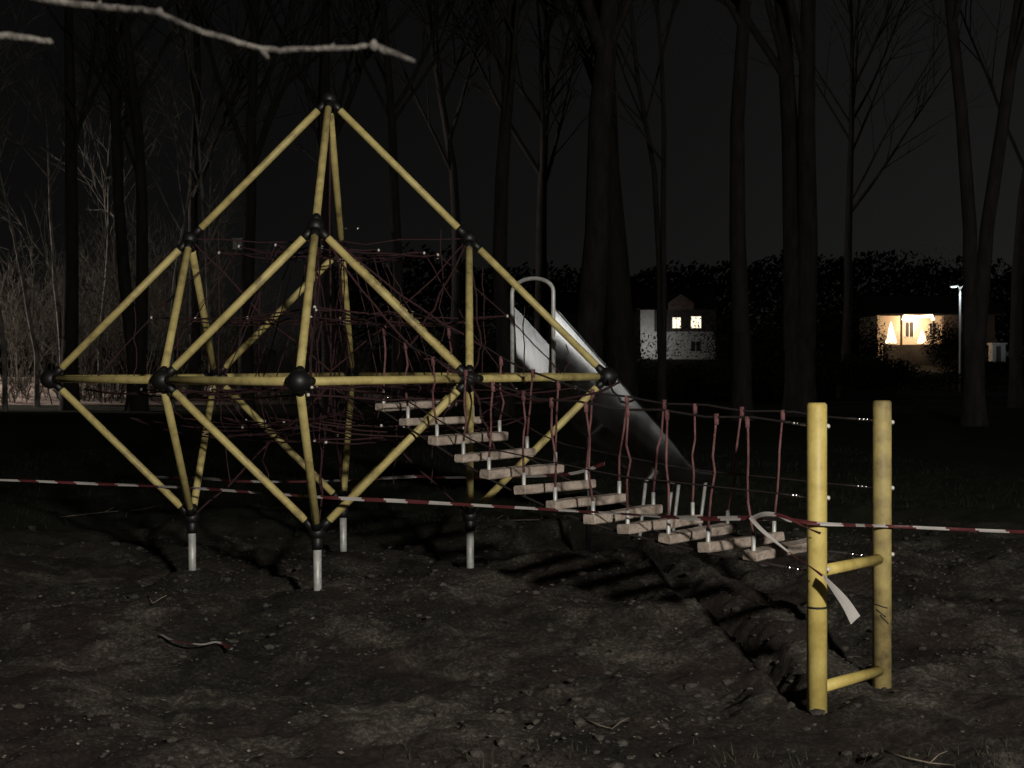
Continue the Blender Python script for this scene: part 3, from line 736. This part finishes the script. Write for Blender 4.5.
# ---------------------------------------------------------------- houses
def frame_at(px, depth): b_ = at(px, 362, depth); return b_.x, b_.y
def window(root, x, y, z, w, h, lit=True, frm='frame_white'):
    mb = MB()
    for bx in ((-w/2-.06, w/2+.06, -.06, 0), (-w/2-.06, w/2+.06, h, h+.06), (-w/2-.06, -w/2, 0, h), (w/2, w/2+.06, 0, h), (-.025, .025, 0, h)):
        mb.box((x+bx[0], y-.05, z+bx[2]), (x+bx[1], y, z+bx[3]), frm)
    wi = part(mb, 'window', root, False)
    mb = MB(); mb.quad([(x-w/2, y-.02, z), (x+w/2, y-.02, z), (x+w/2, y-.02, z+h), (x-w/2, y-.02, z+h)], 'litwin' if lit else 'roof')
    o = mb.build('pane', None, False); o.data.transform(Matrix.Translation(-Vector(root.location))); o.parent = wi
# white house, dark timber upper storey
x, y = frame_at(680, 150); g = 1.9; h1 = thing('white_house', (x, y, g), 'white walled house with dark timber upper storey and two lit windows', 'house')
mb = MB(); mb.box((x-4.0, y, g-1.5), (x+3.6, y+8, g+2.7), 'plaster'); mb.box((x-4.0, y+.01, g+2.7), (x-2.6, y+7.9, g+4.89), 'plaster'); part(mb, 'wall', h1, False)
mb = MB(); mb.box((x-2.6, y-.05, g+2.7), (x+3.65, y+8.05, g+4.9), 'darkwood'); part(mb, 'timber_wall', h1, False)
mb = MB(); mb.quad([(x-1.2, y-.06, g+4.9), (x+1.4, y-.06, g+4.9), (x+1.4, y-.06, g+5.6), (x+.1, y-.06, g+6.5), (x-1.2, y-.06, g+5.6)], 'gablewood'); part(mb, 'gable', h1, False)
mb = MB(); k = mb.m('roof')
mb.box((x-4.4, y+.2, g+4.9), (x+4.0, y+8.4, g+5.05), 'roof')
mb.quad([(x-4.4, y+.2, g+5.05), (x+4.0, y+.2, g+5.05), (x+4.0, y+4.2, g+7.4), (x-4.4, y+4.2, g+7.4)], 'roof'); mb.quad([(x-4.4, y+8.4, g+5.05), (x-4.4, y+4.2, g+7.4), (x+4.0, y+4.2, g+7.4), (x+4.0, y+8.4, g+5.05)], 'roof')
part(mb, 'roof', h1, False)
window(h1, x-.35+ .0, y-.06, g+3.05, .8, 1.05); window(h1, x+1.62, y-.06, g+3.05, 1.0, 1.15)
window(h1, x+1.6, y-.01, g+.7, 1.0, 1.0, False)
point_light('yard_light', (x-3.4, y-3, g+1.5), 120, (1, .98, .95), .2)
# porch house with light strings
x, y = frame_at(908, 130); g = 1.45; h2 = thing('porch_house', (x, y, g), 'low house with a warmly lit porch hung with light strings', 'house')
mb = MB(); mb.box((x-2.7, y, g-1), (x+3.0, y+6, g+4.2-.01), 'plaster_warm'); part(mb, 'wall', h2, False)
mb = MB(); mb.box((x+3.0, y-.5, g-1), (x+7.5, y+6, g+4.2-.02), 'darkwood'); part(mb, 'side_wing', h2, False)
mb = MB(); mb.quad([(x-3.2, y-1.9, g+4.2), (x+8, y-1.9, g+4.2), (x+8, y+3, g+5.9), (x-3.2, y+3, g+5.9)], 'roof'); mb.quad([(x-3.2, y+6.5, g+4.0), (x-3.2, y+3, g+5.9), (x+8, y+3, g+5.9), (x+8, y+6.5, g+4.0)], 'roof')
mb.box((x-3.2, y-1.9, g+4.05), (x+8, y+6.5, g+4.195), 'roof')
part(mb, 'roof', h2, False)
for dx in (-1.1, 1.7):
    mb = MB(); mb.box((x+dx-.08, y-1.8, g-1), (x+dx+.08, y-1.65, g+4.05), 'darkwood'); part(mb, 'porch_post', h2, False)
mb = MB(); mb.box((x-2.7, y-1.9, g-.8), (x+3.0, y-1.78, g+1.5), 'darkwood'); part(mb, 'parapet', h2, False)
window(h2, x+.1, y-.01, g+2.2, .7, 1.3, False); window(h2, x+2.2, y-.01, g+2.4, .6, 1.0, False)
mb = MB(); mb.tube([V(x-1.0, y-1.95, g+3.62), V(x-.9, y-1.95, g+3.95), V(x+.4, y-1.95, g+3.9), V(x+1.5, y-1.95, g+3.98), V(x+1.6, y-1.95, g+3.6)], .15, 'fairy', 6)
part(mb, 'light_string', h2)
point_light('porch_light', (x+.3, y-1.3, g+3.4), 420, (1, .68, .42), .15)
for i, (px, w, h, lab) in enumerate(((891, .5, 1.8, 'larger cone-shaped tree of warm lights left on the porch'), (922, .42, 1.15, 'smaller cone-shaped tree of warm lights right on the porch'))):
    q = at(px, 343, 127.2); rt_ = thing('light_tree', (q.x, q.y, q.z), lab, 'light tree', 'glowing light trees on the porch')
    mb = MB(); mb.tube([V(q.x, q.y, q.z), V(q.x, q.y, q.z+h*.5), V(q.x, q.y, q.z+h)], [w, w*.55, .03], 'fairy', 12); part(mb, 'lights', rt_)
    mb = MB(); mb.tube([V(q.x, q.y, q.z-.6), V(q.x, q.y, q.z-.01)], .06, 'darkwood', 6); part(mb, 'stand', rt_)
# dark neighbour with one narrow lit window
x, y = frame_at(606, 170); g = 2; h3 = thing('dark_house', (x, y, g), 'unlit house with one narrow lit window between the thick trees', 'house')
mb = MB(); mb.box((x-5, y, g-1), (x+4, y+8, g+5), 'darkwood'); part(mb, 'wall', h3, False)
mb = MB(); mb.quad([(x-5.4, y-.4, g+5.0), (x+4.4, y-.4, g+5), (x+4.4, y+4, g+7.6), (x-5.4, y+4, g+7.6)], 'roof'); mb.quad([(x-5.4, y+8.4, g+5), (x-5.4, y+4, g+7.6), (x+4.4, y+4, g+7.6), (x+4.4, y+8.4, g+5)], 'roof'); part(mb, 'roof', h3, False)
window(h3, x+.6, y-.01, g+4.0, .28, .9)

# ---------------------------------------------------------------- lamps and cabinet
def lamp(base, ztop, arm, label, glass, two=False):
    g = gz(base.x, base.y); root = thing('street_lamp', (base.x, base.y, g), label, 'street lamp')
    mb = MB(); mb.tube([V(base.x, base.y, g-.2), V(base.x, base.y, g+1), V(base.x, base.y, ztop)], [.075, .06, .045], 'galv', 12); part(mb, 'pole', root)
    for s in ((-1, 1) if two else (1,)):
        e = V(base.x, base.y, ztop)+arm*s
        mb = MB(); mb.tube([V(base.x, base.y, ztop-.15), V(base.x, base.y, ztop)+arm*.35*s, e], [.03, .03, .03], 'galv', 8); part(mb, 'arm', root)
        mb = MB(); mb.ball(e, .16, 'galv', 12, (1.5, 1, .35)); hd = part(mb, 'lamp_head', root)
        mb = MB(); mb.ball(e-V(0, 0, .04), .13, glass, 12, (1.3, .8, .35)); part(mb, 'lamp_glass', root)
    return root
q = at(960, 286, 75); base = V(q.x, q.y, 0)
lamp(base, q.z, r2*.32, 'distant double-headed street lamp glowing beside the forked tree', 'lampglass', True)
point_light('far_lamp_light', (q.x, q.y-.35, q.z-.35), 24, (.85, .93, 1), .1)
lamp(V(MAIN.x+.9, MAIN.y, 0), MAIN.z+.25, V(-.9, 0, 0), 'street lamp standing behind the viewer and lighting the playground', 'lampglass2')
reflector = thing('slide_reflector', (49, 3, 0), 'long pale hall added unseen beyond the right edge, lit to put a highlight on the slide', 'reflector')  # added out of view so the steel slide catches a highlight
mb = MB(); mb.box((49, -14, -.5), (61, 20, 6.2), 'plaster'); part(mb, 'wall', reflector, False)
mb = MB(); mb.box((48.4, -14.6, 6.2), (61.6, 20.6, 6.6), 'roof'); part(mb, 'roof', reflector, False)
for yy in (-10, -6, 10, 14, 18):
    mb = MB(); mb.box((48.94, yy-.8, 3.2), (48.99, yy+.8, 4.6), 'roof'); part(mb, 'window', reflector, False)
mb = MB(); mb.tube([V(49, RIGHT.y, 6.1), V(RIGHT.x, RIGHT.y, RIGHT.z+.35)], .05, 'galv', 8); part(mb, 'light_arm', reflector)
mb = MB(); mb.box((RIGHT.x-.2, RIGHT.y-.3, RIGHT.z+.22), (RIGHT.x+.2, RIGHT.y+.3, RIGHT.z+.36), 'galv'); part(mb, 'spot_housing', reflector, False)
lamp(V(LEFT.x-.9, LEFT.y, 0), LEFT.z+.25, V(.9, 0, 0), 'street lamp by the sandy path beyond the left edge', 'lampglass2')
q = at(997, 343, 125); g = gz(q.x, q.y); ub = thing('garden_shed', (q.x, q.y, g), 'small pale shed beyond the lawn, right of the forked tree', 'shed')
mb = MB(); mb.box((q.x-.55, q.y-.5, g-.2), (q.x+.55, q.y+.5, q.z-.12), 'cabinet'); part(mb, 'wall', ub, False)
mb = MB(); mb.box((q.x-.65, q.y-.6, q.z-.12), (q.x+.65, q.y+.6, q.z), 'galv'); part(mb, 'roof', ub, False)
mb = MB(); mb.box((q.x-.25, q.y-.53, g), (q.x+.15, q.y-.503, q.z-.25), 'darkwood'); part(mb, 'door', ub, False)
point_light('shed_light', (q.x-.8, q.y-3, q.z+.6), 22, (.9, .95, 1), .1)

# ---------------------------------------------------------------- near tree whose twigs hang into the view
T0 = at(-620, 300, 2.0); g = gz(T0.x, T0.y)
nt_ = thing('near_tree', (T0.x, T0.y, g), 'near tree just outside the left edge whose bare twigs reach across the top', 'tree')
mb = MB(); mb.tube([V(T0.x, T0.y, g-.2), V(T0.x, T0.y+.02, g+1), V(T0.x+.03, T0.y, g+2.2), V(T0.x+.02, T0.y, g+4.5)], [.11, .085, .075, .05], 'near_twig', 14); part(mb, 'trunk', nt_)
D = 1.75
def twig(P, rr, stubs):
    pts = smooth_path([at(*p) for p in P], 5); n_ = len(pts); mb = MB(); rad = []
    for i in range(n_):
        t = i/(n_-1); rad.append(float(np.interp(t, np.linspace(0, 1, len(rr)), rr))*random.uniform(.92, 1.1))
    mb.tube([p+V(random.gauss(0, .0006), 0, random.gauss(0, .0006)) for p in pts], rad, 'near_twig', 10)
    for (a, b_, r) in stubs: mb.tube([at(*a), at(*b_)], [r, r*.55], 'near_twig', 8)
    part(mb, 'branch', nt_)
twig([(-600, -60, 2.0), (-300, -40, 1.95), (-50, -16, 1.9), (60, 2, 1.85), (120, 9, 1.82), (157, 13, 1.8), (205, 33, 1.78), (262, 49, 1.75), (305, 49, 1.75), (350, 48, 1.74), (370, 46, 1.74), (385, 50, 1.74), (414, 62, 1.74)],
     [.012, .010, .0072, .005, .0042, .0040, .0036, .0034, .0036, .0032, .0034, .0046, .0018],
     [((262, 49, 1.75), (268, 59, 1.75), .0042), ((330, 48, 1.745), (334, 44, 1.745), .0026), ((95, 7, 1.83), (101, 1, 1.83), .003), ((371, 44, 1.735), (377, 49, 1.735), .0075), ((155, 13, 1.8), (162, 9, 1.8), .005)])
twig([(-600, 120, 2.0), (-300, 60, 1.95), (-80, 36, 1.9), (0, 36, 1.87), (30, 39, 1.86), (51, 42, 1.86)], [.012, .009, .0065, .005, .0045, .003], [((48, 41, 1.86), (52, 43, 1.86), .0045)])
